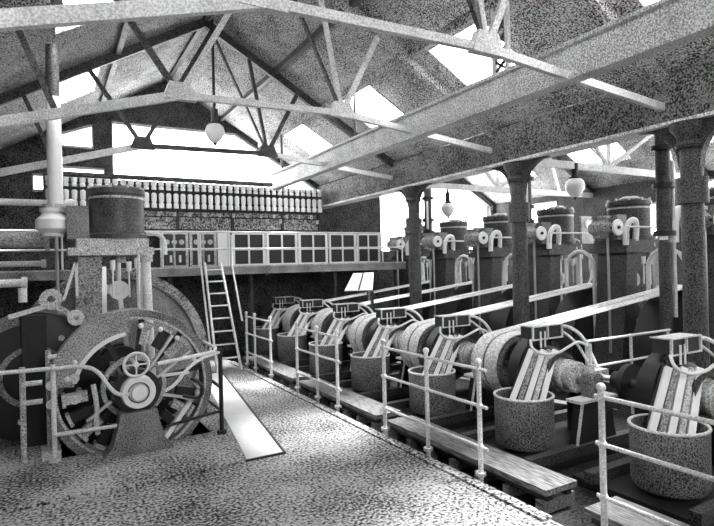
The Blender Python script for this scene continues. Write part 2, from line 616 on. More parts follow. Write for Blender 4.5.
t.part('hanger_rod', MB().cyl((4.8, 8.4, 4.26), (4.8, 8.4, roof_z(4.8)), .02, .02, 10), 'black_iron')


# ------------------------------------------------------------------ globe lamps
def globe_lamp(x, y, z, r, ztop, lab):
    t = Thing('globe_lamp', lab, 'lamp', (x, y, z - r), 'hanging globe lamps')
    t.part('globe', MB().lathe((x, y, z), (0, 0, 1), [(.001, -r * 1.15), (r * .25, -r * 1.08), (r * .62, -r * .75), (r * .95, -r * .2), (r, .15 * r), (r * .85, r * .6), (r * .5, r * .9)], 20), 'white_enamel')
    t.part('cap', MB().lathe((x, y, z), (0, 0, 1), [(r * .6, r * .72), (r * .62, r * .95), (r * .35, r * 1.1), (r * .35, r * 2.4), (.01, r * 2.5)], 16), 'black_iron')
    t.part('hanger_rod', MB().cyl((x, y, z + r * 2.4), (x, y, ztop), .025, .025, 8), 'black_iron')
    t.part('finial', MB().cyl((x, y, z - r * 1.35), (x, y, z - r * 1.05), .02, r * .25, 10), 'black_iron')


globe_lamp(7.94, 9.7, 3.2, .16, 3.67, 'small white globe lamp hanging in the far side bay between two columns')
globe_lamp(8.5, 6.7, 3.33, .18, 3.67, 'large white globe lamp hanging in the side bay above the engines')
globe_lamp(2.55, 9.4, 4.36, .17, roof_z(2.45) - .14, 'grey globe lamp hanging high before the bright end window')

# ------------------------------------------------------------------ gallery and switchboard
GX0, GX1, GY = XL + .02, 7.98, 11.5
t = Thing('gallery', 'raised switchboard gallery along the end wall, dark underneath', 'gallery', (3, GY, 0))
t.part('deck', MB().box(GX0, GX1, GY + .06, YB - .01, 1.92, 1.98), 'plank_wood')
t.part('edge_beam', MB().box(GX0, GX1, GY, GY + .06, 1.84, 2.0), 'board_grey')
t.part('rim', MB().box(GX0, GX1, GY - .02, GY + .06, 2.0, 2.03), 'pale_iron')
for x in (.3, 2.2, 3.95, 6.1, 7.9):
    t.part('post', MB().cyl((x, GY + .36, -.1 if x > 3.3 else 0), (x, GY + .36, 1.92), .05, .05, 12), 'column_iron')
for x in (0, 1.4, 2.8, 4.2, 5.6, 7.0):
    t.part('joist', MB().box(x, x + .1, GY + .06, YB - .02, 1.78, 1.92), 'column_iron')

t = Thing('gallery_railing', 'thin pale handrail along the front edge of the gallery', 'railing', (4, GY, 2.03))
gx = [0.2, 1.1, 2.0, 2.72, 3.36, 4.2, 5.0, 5.8, 6.6, 7.3, 7.9]
for x in gx:
    t.part('post', MB().cyl((x, GY + .03, 2.03), (x, GY + .03, 2.78), .018, .018, 8), 'rail_paint')
for z in (2.76, 2.4):
    t.part('rail', MB().cyl((GX0 + .05, GY + .03, z), (GX1 - .05, GY + .03, z), .02, .02, 8), 'rail_paint')

# insulator rack
RY = 12.95
t = Thing('insulator_rack', 'tall switch rack with rows of white insulators on the gallery', 'rack', (3.4, RY, 1.98))
t.part('top_board', MB().box(-.1, 5.3, RY - .1, RY + .1, 4.02, 4.1), 'dark_brick')
t.part('backboard', MB().box(-.1, 6.3, RY + .08, RY + .12, 3.34, 4.0), 'slate_panel')
t.part('fuse_board', MB().box(-.1, 6.3, RY + .07, RY + .12, 2.92, 3.33), 'fuse_board')
for z in (3.78, 3.36, 3.2):
    t.part('crossbar', MB().box(-.1, 6.3, RY - .06, RY + .02, z - .015, z + .015), 'black_iron')
for x in (-.05, 1.3, 2.6, 3.9, 5.2, 6.25):
    t.part('upright', MB().box(x - .03, x + .03, RY, RY + .08, 1.98, 4.02), 'column_iron')
ins = MB().lathe((0, 0, 0), (0, 0, 1), [(.001, 0), (.052, 0), (.058, .05), (.04, .08), (.06, .1), (.06, .19), (.001, .2)], 12)
lo = MB().lathe((0, 0, 0), (0, 0, 1), [(.001, 0), (.058, 0), (.058, .1), (.036, .12), (.055, .16), (.058, .31), (.036, .34), (.001, .35)], 12)
first = {}
N = 40
for k in range(N):
    x = .0 + 6.25 * k / (N - 1)
    for key, mb, z in (('a', ins, 3.80), ('b', lo, 3.39)):
        if key not in first:
            o = mb.build('insulator', 'white_enamel', t.o)
            first[key] = o
        else:
            o = first[key].copy()
            C.objects.link(o)
        o.location = (x - 3.4, -.03, z - 1.98)
fuse = MB().box(-.03, .03, -.03, .03, 0, .1).box(-.012, .012, -.05, -.03, .02, .08)
fo = None
for k in range(36):
    x = .1 + 6.05 * k / 35
    if fo is None:
        fo = fuse.build('fuse_holder', 'pale_iron', t.o)
        o = fo
    else:
        o = fo.copy()
        C.objects.link(o)
    o.location = (x - 3.4, -.05, (3.08 if k % 2 else 3.2) - 1.98)

# switchboard cabinets
CY = 12.72
cx = 2.15
SB = [(2.15, .62, 'open'), (2.8, .62, 'open'), (3.45, .3, 'white'), (3.8, .82, 'glass'), (4.66, .82, 'glass'), (5.52, .82, 'glass'), (6.38, .82, 'glass'), (7.22, .74, 'glass')]
names = {'open': 'grey framed panel on the gallery, %s', 'white': 'narrow blank white panel on the gallery, %s', 'glass': 'white framed cabinet with four dark panes, %s'}
where = ['leftmost, above the ladder top', 'just left of the blank white panel', 'left of the dark paned cabinets', 'first right of the white panel', 'second right of the white panel',
         'third right of the white panel', 'fourth right of the white panel', 'rightmost, near the farthest column']
for (x, w, kind), wh in zip(SB, where):
    t = Thing('switch_cabinet', names[kind] % wh, 'cabinet', (x + w / 2, CY, 1.98), 'switch cabinets on the gallery')
    body = MB().box(x, x + w, CY, CY + .2, 1.98, 2.85)
    t.part('body', body, 'white_enamel' if kind == 'white' else 'slate_panel')
    if kind == 'white':
        t.part('moulding', MB().box(x - .01, x + w + .01, CY - .02, CY + .2, 2.85, 2.89), 'pale_iron')
        continue
    fm = 'white_enamel' if kind == 'glass' else 'pale_iron'
    f = MB()
    for xx in (x, x + w - .06):
        f.box(xx, xx + .06, CY - .025, CY, 2.0, 2.85)
    for z in (2.0, 2.78):
        f.box(x + .06, x + w - .06, CY - .025, CY, z, z + .07)
    t.part('door_frame', f, fm)
    t.part('mullion', MB().box(x + w / 2 - .022, x + w / 2 + .022, CY - .02, CY, 2.07, 2.78), fm)
    t.part('mullion', MB().box(x + .06, x + w - .06, CY - .02, CY, 2.4, 2.44), fm)
    if kind == 'glass':
        for i in range(2):
            for j in range(2):
                xa = x + .06 + i * (w / 2 - .04)
                t.part('pane', MB().box(xa + .003, xa + w / 2 - .085, CY - .01, CY - .004, 2.072 if j else 2.442, 2.398 if j else 2.778), 'slate_panel')
    else:
        for k in range(3):
            t.part('dial', MB().cyl((x + .15 + k * .16, CY - .03, 2.6), (x + .15 + k * .16, CY, 2.6), .06, .06, 16), 'pale_iron')
        t.part('switch', MB().box(x + .2, x + .24, CY - .1, CY, 2.14, 2.3), 'bright_steel')
        t.part('switch', MB().box(x + .4, x + .44, CY - .1, CY, 2.14, 2.3), 'bright_steel')

# ladder
t = Thing('ladder', 'steep white ladder leaning on the gallery edge', 'ladder', (2.95, 10.2, 0))
lb = [(2.70, 10.2, 0), (3.17, 10.2, 0)]
lt = [(2.83, GY - .03, 2.1), (3.17, GY - .03, 2.1)]
for a, b in zip(lb, lt):
    t.part('stile', MB().bar(a, b, .035, .06, (0, 1, 0)), 'rail_paint')
for k in range(1, 9):
    f = k / 8.6
    a = Vector(lb[0]).lerp(Vector(lt[0]), f)
    b = Vector(lb[1]).lerp(Vector(lt[1]), f)
    t.part('rung', MB().cyl(a, b, .017, .017, 8), 'rail_paint')
t.part('handrail', MB().tube([(2.66, 10.45, .3), (2.74, GY - .06, 2.05), (2.74, GY - .06, 2.7)], .02, 8), 'rail_paint')
t.part('handrail', MB().tube([(3.38, 10.75, .9), (3.4, GY - .06, 2.05), (3.4, GY - .06, 2.7)], .02, 8), 'rail_paint')


# ------------------------------------------------------------------ steam engine
def engine(name, label, X, Y, group, zs=.62, frame_mat='engine_grey', fly_r=1.0, fly_dy=-.75, fly_w=.18, spokes=False, small=False, ent_mat='pale_iron', cyl_mat='cylinder_lagging', dz=0):
    """vertical steam engine; crankshaft along y at height zs; (X, Y) under the cylinder"""
    t = Thing(name, label, 'engine', (X, Y, 0), group)
    L = lambda x, y, z: (X + x, Y + y, z)
    b = 0.02 if X > 3.3 else 0
    t.part('bedplate', MB().box(X - .75, X + .7, Y - (.28 if small else .42), Y + (.28 if small else .42), b, .22), 'black_iron')
    # cast A-frame: broad plate on the left
    t.part('frame', MB().prism([(X - .72, .22), (X - .36, .22), (X - .24, 1.3), (X - .22, 2.2), (X - .5, 2.2), (X - .56, 1.3)], Y - .28, Y + .28), frame_mat)
    for ya in (-.22, .1):
        t.part('crosshead_guide', MB().box(X - .23, X - .17, Y + ya, Y + ya + .1, 1.2, 2.05), 'bright_steel')
    for yy in (-.28, .22):
        p = t.part('pillar', MB().cyl(L(.36, yy, .22), L(.32, yy, 2.2), .065, .06, 14), 'rail_paint')
        t.part('collar', MB().cyl(L(.32, yy, 2.1), L(.32, yy, 2.2), .09, .09, 14), 'pale_iron', p)
        t.part('collar', MB().cyl(L(.36, yy, .22), L(.36, yy, .34), .09, .09, 14), 'pale_iron', p)
    t.part('entablature', MB().box(X - .62, X + .42, Y - .36, Y + .36, 2.2, 2.3).box(X - .52, X + .36, Y - .33, Y + .33, 2.3, 2.42), ent_mat)
    cy = t.part('cylinder', MB().lathe(L(0, 0, 0), (0, 0, 1), [(.01, 2.42), (.38, 2.42), (.38, 2.48), (.35, 2.5), (.35, 3.02), (.37, 3.03), (.37, 3.1), (.33, 3.13), (.01, 3.14)], 32), cyl_mat)
    for k in range(10):
        a = 2 * math.pi * k / 10
        t.part('cover_bolt', MB().cyl(L(.345 * math.cos(a), .345 * math.sin(a), 3.1), L(.345 * math.cos(a), .345 * math.sin(a), 3.15), .022, .022, 6), 'pale_iron', cy)
    t.part('band', MB().ring(L(0, 0, 2.98), (0, 0, 1), .34, .357, .03, 32), 'pale_iron', cy)
    # valve chest and stop valve on the left
    t.part('valve_chest', MB().box(X - .62, X - .36, Y - .2, Y + .2, 2.42, 2.85), 'engine_grey')
    t.part('stop_valve', MB().lathe(L(-.78, 0, 0), (0, 0, 1), [(.01, 2.44), (.13, 2.46), (.13, 2.5), (.2, 2.56), (.2, 2.68), (.14, 2.74), (.12, 2.78), (.15, 2.78), (.15, 2.83), (.01, 2.83)], 18), 'board_grey' if small else 'white_enamel')
    t.part('valve_rod', MB().cyl(L(-.74, -.1, .5), L(-.74, -.1, 2.46), .022, .022, 8), 'bright_steel')
    # motion
    t.part('piston_rod', MB().cyl(L(0, 0, 1.75), L(0, 0, 2.25), .035, .035, 12), 'bright_steel')
    t.part('stuffing_gland', MB().cyl(L(0, 0, 2.1), L(0, 0, 2.2), .1, .1, 14), 'pale_iron')
    ch = t.part('crosshead', MB().box(X - .16, X + .1, Y - .08, Y + .08, 1.68, 1.8).lathe(L(0, -.1, 1.72), (0, 1, 0), [(.06, 0), (.13, 0), (.13, .2), (.06, .2), (.06, 0)], 20), 'white_enamel')
    t.part('connecting_rod', MB().bar(L(0, 0, 1.72), L(.1, 0, zs + .12), .06, .1, (0, 1, 0)).cyl(L(.1, -.07, zs + .15), L(.1, .07, zs + .15), .12, .12, 16), 'bright_steel')
    t.part('crank_disc', MB().cyl(L(0, -.2, zs), L(0, -.09, zs), .3, .3, 28), 'black_iron')
    t.part('crank_disc', MB().cyl(L(0, .09, zs), L(0, .2, zs), .3, .3, 28), 'black_iron')
    t.part('crankshaft', MB().cyl(L(0, min(fly_dy - .2, -.8), zs), L(0, max(.36, fly_dy + .2), zs), .075, .075, 16), 'bright_steel')
    t.part('bearing', MB().box(X - .16, X + .16, Y - .32, Y - .22, .1, zs + .12), 'engine_grey')
    t.part('bearing', MB().box(X - .16, X + .16, Y + .22, Y + .32, .1, zs + .12), 'engine_grey')
    for i, (ox, oz) in enumerate(((.2, 2.02), (.1, 1.98), (-.1, 2.0))):
        t.part('oil_cup', MB().cyl(L(ox, -.32, oz), L(ox, -.32, oz + .13), .03, .035, 10).cyl(L(ox, -.32, oz - .35), L(ox, -.32, oz), .012, .012, 6), 'white_enamel')
    t.part('drain_cock', MB().tube([L(.22, -.3, 2.42), L(.22, -.36, 2.1), L(.2, -.36, 1.5), L(.26, -.36, .9)], .02, 8, 1), 'rail_paint')
    # governor and relief fittings on the right of the cylinder
    t.part('relief_pipe', MB().tube([L(.36, -.1, 2.5), L(.52, -.12, 2.5), L(.6, -.12, 2.4), L(.6, -.12, 2.2)], .035, 8, 1), 'rail_paint')
    fw = t.part('flywheel', MB().lathe(L(0, fly_dy, zs), (0, 1, 0),
                [(.08, -.05), (.2, -.07), (.22, -.03), (fly_r - .16, -.03), (fly_r - .14, -fly_w / 2), (fly_r, -fly_w / 2), (fly_r, fly_w / 2), (fly_r - .14, fly_w / 2), (fly_r - .16, .03), (.22, .03), (.2, .07), (.08, .05)], 56),
                'board_grey' if spokes else 'black_iron')
    if not small:
        return t
    t.part('handrail', MB().tube([L(-.7, -.45, 2.42), L(-.7, -.45, 2.62), L(.6, -.45, 2.62), L(.6, -.45, 2.42)], .018, 8), 'rail_paint')
    hw_ = t.part('hand_wheel', MB().lathe(L(-.78, -.32, 2.62), (0, 1, 0), [(.04, -.02), (.13, -.02), (.14, 0), (.13, .02), (.04, .02), (.04, -.02)], 24), 'white_enamel')
    t.part('stem', MB().cyl(L(-.78, -.36, 2.62), L(-.78, -.15, 2.62), .025, .025, 8), 'black_iron', hw_)
    t.part('elbow', MB().tube([L(-.55, -.3, 2.32), L(-.55, -.3, 2.55), L(-.48, -.32, 2.72), L(-.4, -.36, 2.76), L(-.3, -.34, 2.7), L(-.28, -.3, 2.4)], .05, 10, 2), 'white_enamel')
    t.part('gauge_panel', MB().box(X + .42, X + .8, Y - .3, Y - .26, 2.42, 2.98), 'pale_iron')
    t.part('gauge', MB().cyl(L(.6, -.34, 2.8), L(.6, -.3, 2.8), .09, .09, 18), 'white_enamel')
    t.part('oil_pump', MB().cyl(L(.5, -.35, .9), L(.5, -.35, 1.25), .09, .09, 14).cyl(L(.5, -.35, 1.25), L(.5, -.35, 1.6), .03, .03, 8), 'rail_paint')
    t.part('oil_pipe', MB().tube([L(.5, -.35, 1.55), L(.62, -.36, 1.75), L(.55, -.36, 2.0), L(.6, -.36, 2.2)], .022, 8, 2), 'rail_paint')
    t.part('governor_rod', MB().cyl(L(.2, -.4, .3), L(.2, -.4, 2.2), .025, .025, 8), 'bright_steel')
    t.part('governor_ball', MB().sphere(L(.2, -.4, 1.55), .075, 14, 8), 'white_enamel')
    t.part('arch_guide', MB().tube([L(-.5, fly_dy - .3, .02), L(-.5, fly_dy - .3, 1.95)] + [L(-.5, fly_dy - .3 * math.cos(R(a)), 1.95 + .3 * math.sin(R(a))) for a in (20, 45, 70, 90, 110, 135, 160)] + [L(-.5, fly_dy + .3, 1.95), L(-.5, fly_dy + .3, .02)], .035, 8), 'rail_paint')
    t.part('dome', MB().lathe(L(.05, 0, 3.1), (0, 0, 1), [(.2, 0), (.19, .06), (.12, .1), (.001, .11)], 18), 'pale_iron')
    return t


# the left engine with its open alternator wheel
EX, EY = .82, 8.15
le = engine('steam_engine', 'tall vertical steam engine at left with open spoked alternator wheel in front', EX, EY, None, zs=.66, fly_r=1.36, fly_dy=.77, fly_w=.3, spokes=True, frame_mat='board_grey')
WX, WZ = .81, .66
al = Thing('alternator_wheel', 'open spoked alternator with broad curved casing and white hub at left', 'alternator', (WX, 6.8, 0))
P = lambda x, y, z: (WX + x, y, WZ + z)
cs = al.part('rim', MB().ring(P(0, 6.8, 0), (0, -1, 0), .80, .88, .34, 64), 'engine_grey')
al.part('casing', MB().ring(P(0, 6.75, 0), (0, -1, 0), .62, .885, .32, 32, 93, 172), 'board_grey')
al.part('casing_edge', MB().ring(P(0, 6.59, 0), (0, -1, 0), .60, .645, .05, 32, 98, 168), 'white_enamel')
al.part('inner_ring', MB().ring(P(0, 6.7, 0), (0, -1, 0), .30, .35, .1, 40), 'pale_iron')
al.part('outer_ring', MB().ring(P(0, 6.62, 0), (0, -1, 0), .775, .80, .04, 56), 'pale_iron')
for k in range(10):
    a = R(36 * k + 10)
    c, s_ = math.cos(a), math.sin(a)
    al.part('spoke', MB().bar(P(.15 * c, 6.75, .15 * s_), P(.78 * c, 6.75, .78 * s_), .06, .05, (0, 1, 0)), 'black_iron')
for k in range(20):
    a = R(18 * k + 5)
    c, s_ = math.cos(a), math.sin(a)
    if 2 <= (k % 20) and not (4 < k < 10):
        cb = al.part('pole_coil', MB().bar(P(.48 * c, 6.72, .48 * s_), P(.7 * c, 6.72, .7 * s_), .1, .13, (0, 1, 0)), 'black_iron' if k % 2 else 'pale_iron')
        al.part('pole_shoe', MB().bar(P(.70 * c, 6.7, .70 * s_), P(.735 * c, 6.7, .735 * s_), .14, .16, (0, 1, 0)), 'pale_iron', cb)
for a in (-12, 20, 48, 66, 84, 150, 165):
    c, s_ = math.cos(R(a)), math.sin(R(a))
    al.part('bolt', MB().sphere(P(.70 * c, 6.58, .70 * s_), .032, 10, 6), 'white_enamel')
al.part('brush_arm', MB().bar(P(.1, 6.6, .12), P(.42, 6.6, .56), .03, .05, (0, 1, 0)), 'bright_steel')
al.part('brush_arm', MB().bar(P(.2, 6.6, .06), P(.62, 6.6, .36), .03, .05, (0, 1, 0)), 'bright_steel')
al.part('brush_arm', MB().bar(P(.28, 6.6, .1), P(.6, 6.6, .1), .03, .045, (0, 1, 0)), 'white_enamel')
al.part('brush_arm', MB().bar(P(.3, 6.6, -.12), P(.66, 6.6, -.22), .03, .05, (0, 1, 0)), 'bright_steel')
al.part('brush_arm', MB().bar(P(-.25, 6.6, -.12), P(-.5, 6.6, -.3), .03, .05, (0, 1, 0)), 'bright_steel')
al.part('shaft', MB().cyl(P(0, 6.3, 0), P(0, 7.34, 0), .1, .1, 24), 'bright_steel')
hub = al.part('hub', MB().lathe(P(0, 6.42, 0), (0, -1, 0), [(.01, .16), (.075, .16), (.085, .14), (.085, .08), (.115, .08), (.115, .13), (.165, .13), (.18, .1), (.18, 0), (.01, 0)], 36), 'white_enamel')
al.part('oil_groove', MB().ring(P(0, 6.335, 0), (0, -1, 0), .086, .115, .03, 30), 'black_iron', hub)
al.part('pedestal', MB().prism([(WX - .36, 0), (WX + .36, 0), (WX + .27, .1), (WX + .2, .36), (WX + .19, .45), (WX - .19, .45), (WX - .2, .36), (WX - .27, .1)], 6.3, 6.56), 'engine_grey')
al.part('bearing_cap', MB().ring(P(0, 6.46, 0), (0, -1, 0), .19, .24, .16, 32), 'black_iron')
hw = al.part('hand_wheel', MB().torus(P(-.03, 6.22, .32), (0, -1, 0), .125, .015, 28, 8), 'white_enamel')
al.part('wheel_spoke', MB().cyl(P(-.15, 6.22, .32), P(.09, 6.22, .32), .009, .009, 6).cyl(P(-.03, 6.22, .2), P(-.03, 6.22, .44), .009, .009, 6).cyl(P(-.03, 6.2, .32), P(-.03, 6.3, .32), .03, .03, 10), 'white_enamel', hw)
al.part('wheel_stem', MB().cyl(P(-.03, 6.22, .32), P(-.03, 6.6, .32), .02, .02, 10), 'bright_steel')
al.part('brace', MB().bar(P(.3, 6.6, -.62), P(.62, 6.72, -.26), .05, .14, (0, 1, 0)), 'white_enamel')
al.part('cable', MB().tube(P(.72, 6.5, -.2) and [P(.6, 6.5, .05), P(.74, 6.46, -.05), P(.7, 6.45, -.2), P(.5, 6.48, -.14)], .02, 8, 2), 'black_iron')

# guard railing round the left engine
t = Thing('guard_railing', 'bent pipe railing around the alternator wheel of the left engine', 'railing', (1.76, 6.5, 0))
for x, y in ((1.76, 6.5), (1.78, 7.4), (0.0, 6.55)):
    t.part('post', MB().cyl((x, y, 0), (x, y, 1.02), .026, .026, 10).cyl((x, y, 0), (x, y, .04), .06, .06, 12), 'black_iron' if x > 1 else 'rail_paint')
t.part('rail', MB().tube([(1.78, 7.4, 1.0), (1.76, 6.5, 1.0), (1.45, 6.35, .99), (1.0, 6.25, .96)], .022, 8, 1), 'rail_paint')
t.part('rail', MB().tube([(1.76, 6.5, .98), (1.5, 6.38, .95), (1.32, 6.32, .85), (1.2, 6.3, .7), (1.08, 6.3, .64)], .02, 8, 2), 'rail_paint')
t.part('rail', MB().tube([(1.78, 7.4, .55), (1.76, 6.5, .55)], .02, 8), 'black_iron')
t.part('rail', MB().tube([(1.78, 7.4, .24), (1.76, 6.5, .27), (1.1, 6.4, .22)], .018, 8), 'black_iron')
t.part('rail', MB().tube([(0, 6.5, .98), (.28, 6.45, .99), (.42, 6.4, .93), (.52, 6.35, .75), (.6, 6.32, .66), (.72, 6.3, .655)], .022, 8, 2), 'rail_paint')
t.part('rail', MB().tube([(0, 6.5, .29), (.66, 6.44, .3)], .022, 8), 'rail_paint')
t.part('rail', MB().tube([(-.5, 6.6, .98), (0, 6.55, .98)], .022, 8), 'rail_paint')

# white-lagged steam pipe of the left engine
t = Thing('engine_steam_pipe', 'white lagged vertical steam pipe dropping to the left engine', 'pipe', (.08, EY, 2.83))
t.part('pipe', MB().cyl((.08, EY, 2.83), (.08, EY, 4.3), .095, .085, 18), 'white_enamel')
t.part('upper_pipe', MB().cyl((.08, EY, 4.3), (.08, EY, 4.98), .08, .08, 18), 'column_iron')
t.part('flange', MB().cyl((.08, EY, 2.83), (.08, EY, 2.88), .15, .15, 18), 'pale_iron')

# pipes along the left
for (z, y, x1, r, m, lab) in ((2.95, 8.6, .3, .045, 'rail_paint', 'thin pale pipe running left, level with the cylinder top'),
                             (2.45, 8.7, .0, .11, 'pale_iron', 'thick pale pipe running left behind the stop valve'),
                             (2.12, 8.9, -.05, .04, 'rail_paint', 'thin pale pipe below the thick pipe at left'),
                             (1.87, 7.8, -.25, .05, 'rail_paint', 'short white pipe end at the left edge')):
    t = Thing('wall_pipe', lab, 'pipe', (x1, y, z - r), 'pipes on the left side')
    t.part('pipe', MB().cyl((XL, y, z), (x1, y, z), r, r, 14), m)
    t.part('flange', MB().cyl((x1 - .06, y, z), (x1, y, z), r * 1.5, r * 1.5, 14), m)

# pump and valve gear beside the left engine
t = Thing('valve_gear', 'pale rocker lever and links on a dark curved casing left of the engine', 'machine', (-.15, 7.5, 0))
t.part('casing', MB().lathe((-.2, 7.5, .78), (0, -1, 0), [(.01, -.15), (.75, -.15), (.75, .1), (.6, .14), (.01, .14)], 40), 'black_iron')
t.part('casing_band', MB().ring((-.2, 7.37, .78), (0, -1, 0), .62, .76, .06, 40, 100, 185), 'engine_grey')
for k in range(9):
    a = R(40 * k + 15)
    t.part('bolt', MB().cyl((-.2 + .52 * math.cos(a), 7.34, .78 + .52 * math.sin(a)), (-.2 + .52 * math.cos(a), 7.37, .78 + .52 * math.sin(a)), .035, .035, 8), 'pale_iron')
t.part('inner_band', MB().ring((-.2, 7.355, .78), (0, -1, 0), .3, .36, .04, 36), 'engine_grey')
t.part('lever', MB().bar((-.42, 7.22, 1.5), (.02, 7.22, 1.62), .05, .09, (0, 1, 0)), 'rail_paint')
t.part('rocker', MB().ring((.0, 7.2, 1.68), (0, -1, 0), .04, .12, .1, 20).bar((.02, 7.2, 1.62), (.25, 7.2, 1.45), .06, .09, (0, 1, 0)), 'pale_iron')
t.part('pivot', MB().ring((.25, 7.2, 1.45), (0, -1, 0), .03, .09, .1, 16), 'rail_paint')
t.part('link', MB().bar((.13, 7.22, 1.66), (.26, 7.22, 2.1), .03, .04, (0, 1, 0)), 'rail_paint')
t.part('link', MB().bar((.27, 7.22, 1.7), (.27, 7.22, 2.1), .03, .04, (0, 1, 0)), 'rail_paint')
t.part('knob', MB().cyl((-.28, 7.22, 1.66), (-.28, 7.22, 1.82), .045, .045, 12), 'rail_paint')
t.part('upright', MB().box(-.3, -.05, 7.25, 7.34, 0, 1.5), 'black_iron')

t = Thing('valve_stand', 'small pale pipe manifold with stub valves at the lower left', 'valve', (-.28, 6.7, 0))
t.part('standpipe', MB().cyl((-.28, 6.7, 0), (-.28, 6.7, 1.0), .03, .03, 10), 'pale_iron')
t.part('standpipe', MB().cyl((-.04, 6.75, 0), (-.04, 6.75, 1.15), .03, .03, 10), 'pale_iron')
for z in (.62, .82, 1.08):
    t.part('stub', MB().cyl((-.28 if z < 1 else -.04, 6.7, z), (-.1 if z < 1 else .16, 6.7, z), .028, .028, 8), 'rail_paint')
for x, z in ((-.02, .6), (.2, .62), (.2, .85), (-.02, .8)):
    t.part('valve_wheel', MB().cyl((x, 6.55, z), (x, 6.62, z), .05, .04, 14), 'rail_paint')
t.part('curved_pipe', MB().tube([(.38, 6.6, .75), (.42, 6.6, .5), (.4, 6.6, .3), (.42, 6.6, .2)], .028, 8, 2), 'rail_paint')
t.part('foot', MB().box(-.12, .06, 6.6, 6.8, 0, .1), 'pale_iron')

# pale plate over the trench beside the engine
t = Thing('trench_cover', 'long pale plate laid in the floor beside the left engine', 'floor plate', (2.1, 7.7, 0))
t.part('plate', MB().add([(1.72, 5.42, .012), (2.12, 5.42, .012), (2.78, 10.2, .012), (2.42, 10.2, .012), (1.72, 5.42, 0), (2.12, 5.42, 0), (2.78, 10.2, 0), (2.42, 10.2, 0)],
       [(0, 1, 2, 3), (7, 6, 5, 4), (0, 4, 5, 1), (1, 5, 6, 2), (2, 6, 7, 3), (3, 7, 4, 0)]), 'floor_plate')
t.part('edging', MB().bar((2.13, 5.42, .01), (2.79, 10.2, .01), .025, .02), 'black_iron')
t.part('edging', MB().bar((1.70, 5.41, .01), (2.14, 5.41, .01), .025, .02), 'black_iron')

# ------------------------------------------------------------------ dynamos
PX = 4.4           # drum centre
SX, SZ = 4.98, .70  # shaft
DY = [2.62, 4.19, 5.8, 7.4, 9.0, 10.6, 12.2]
ordn = ['nearest the camera', 'second from the camera', 'third from the camera', 'fourth from the camera', 'fifth from the camera', 'sixth from the camera', 'farthest, under the gallery']


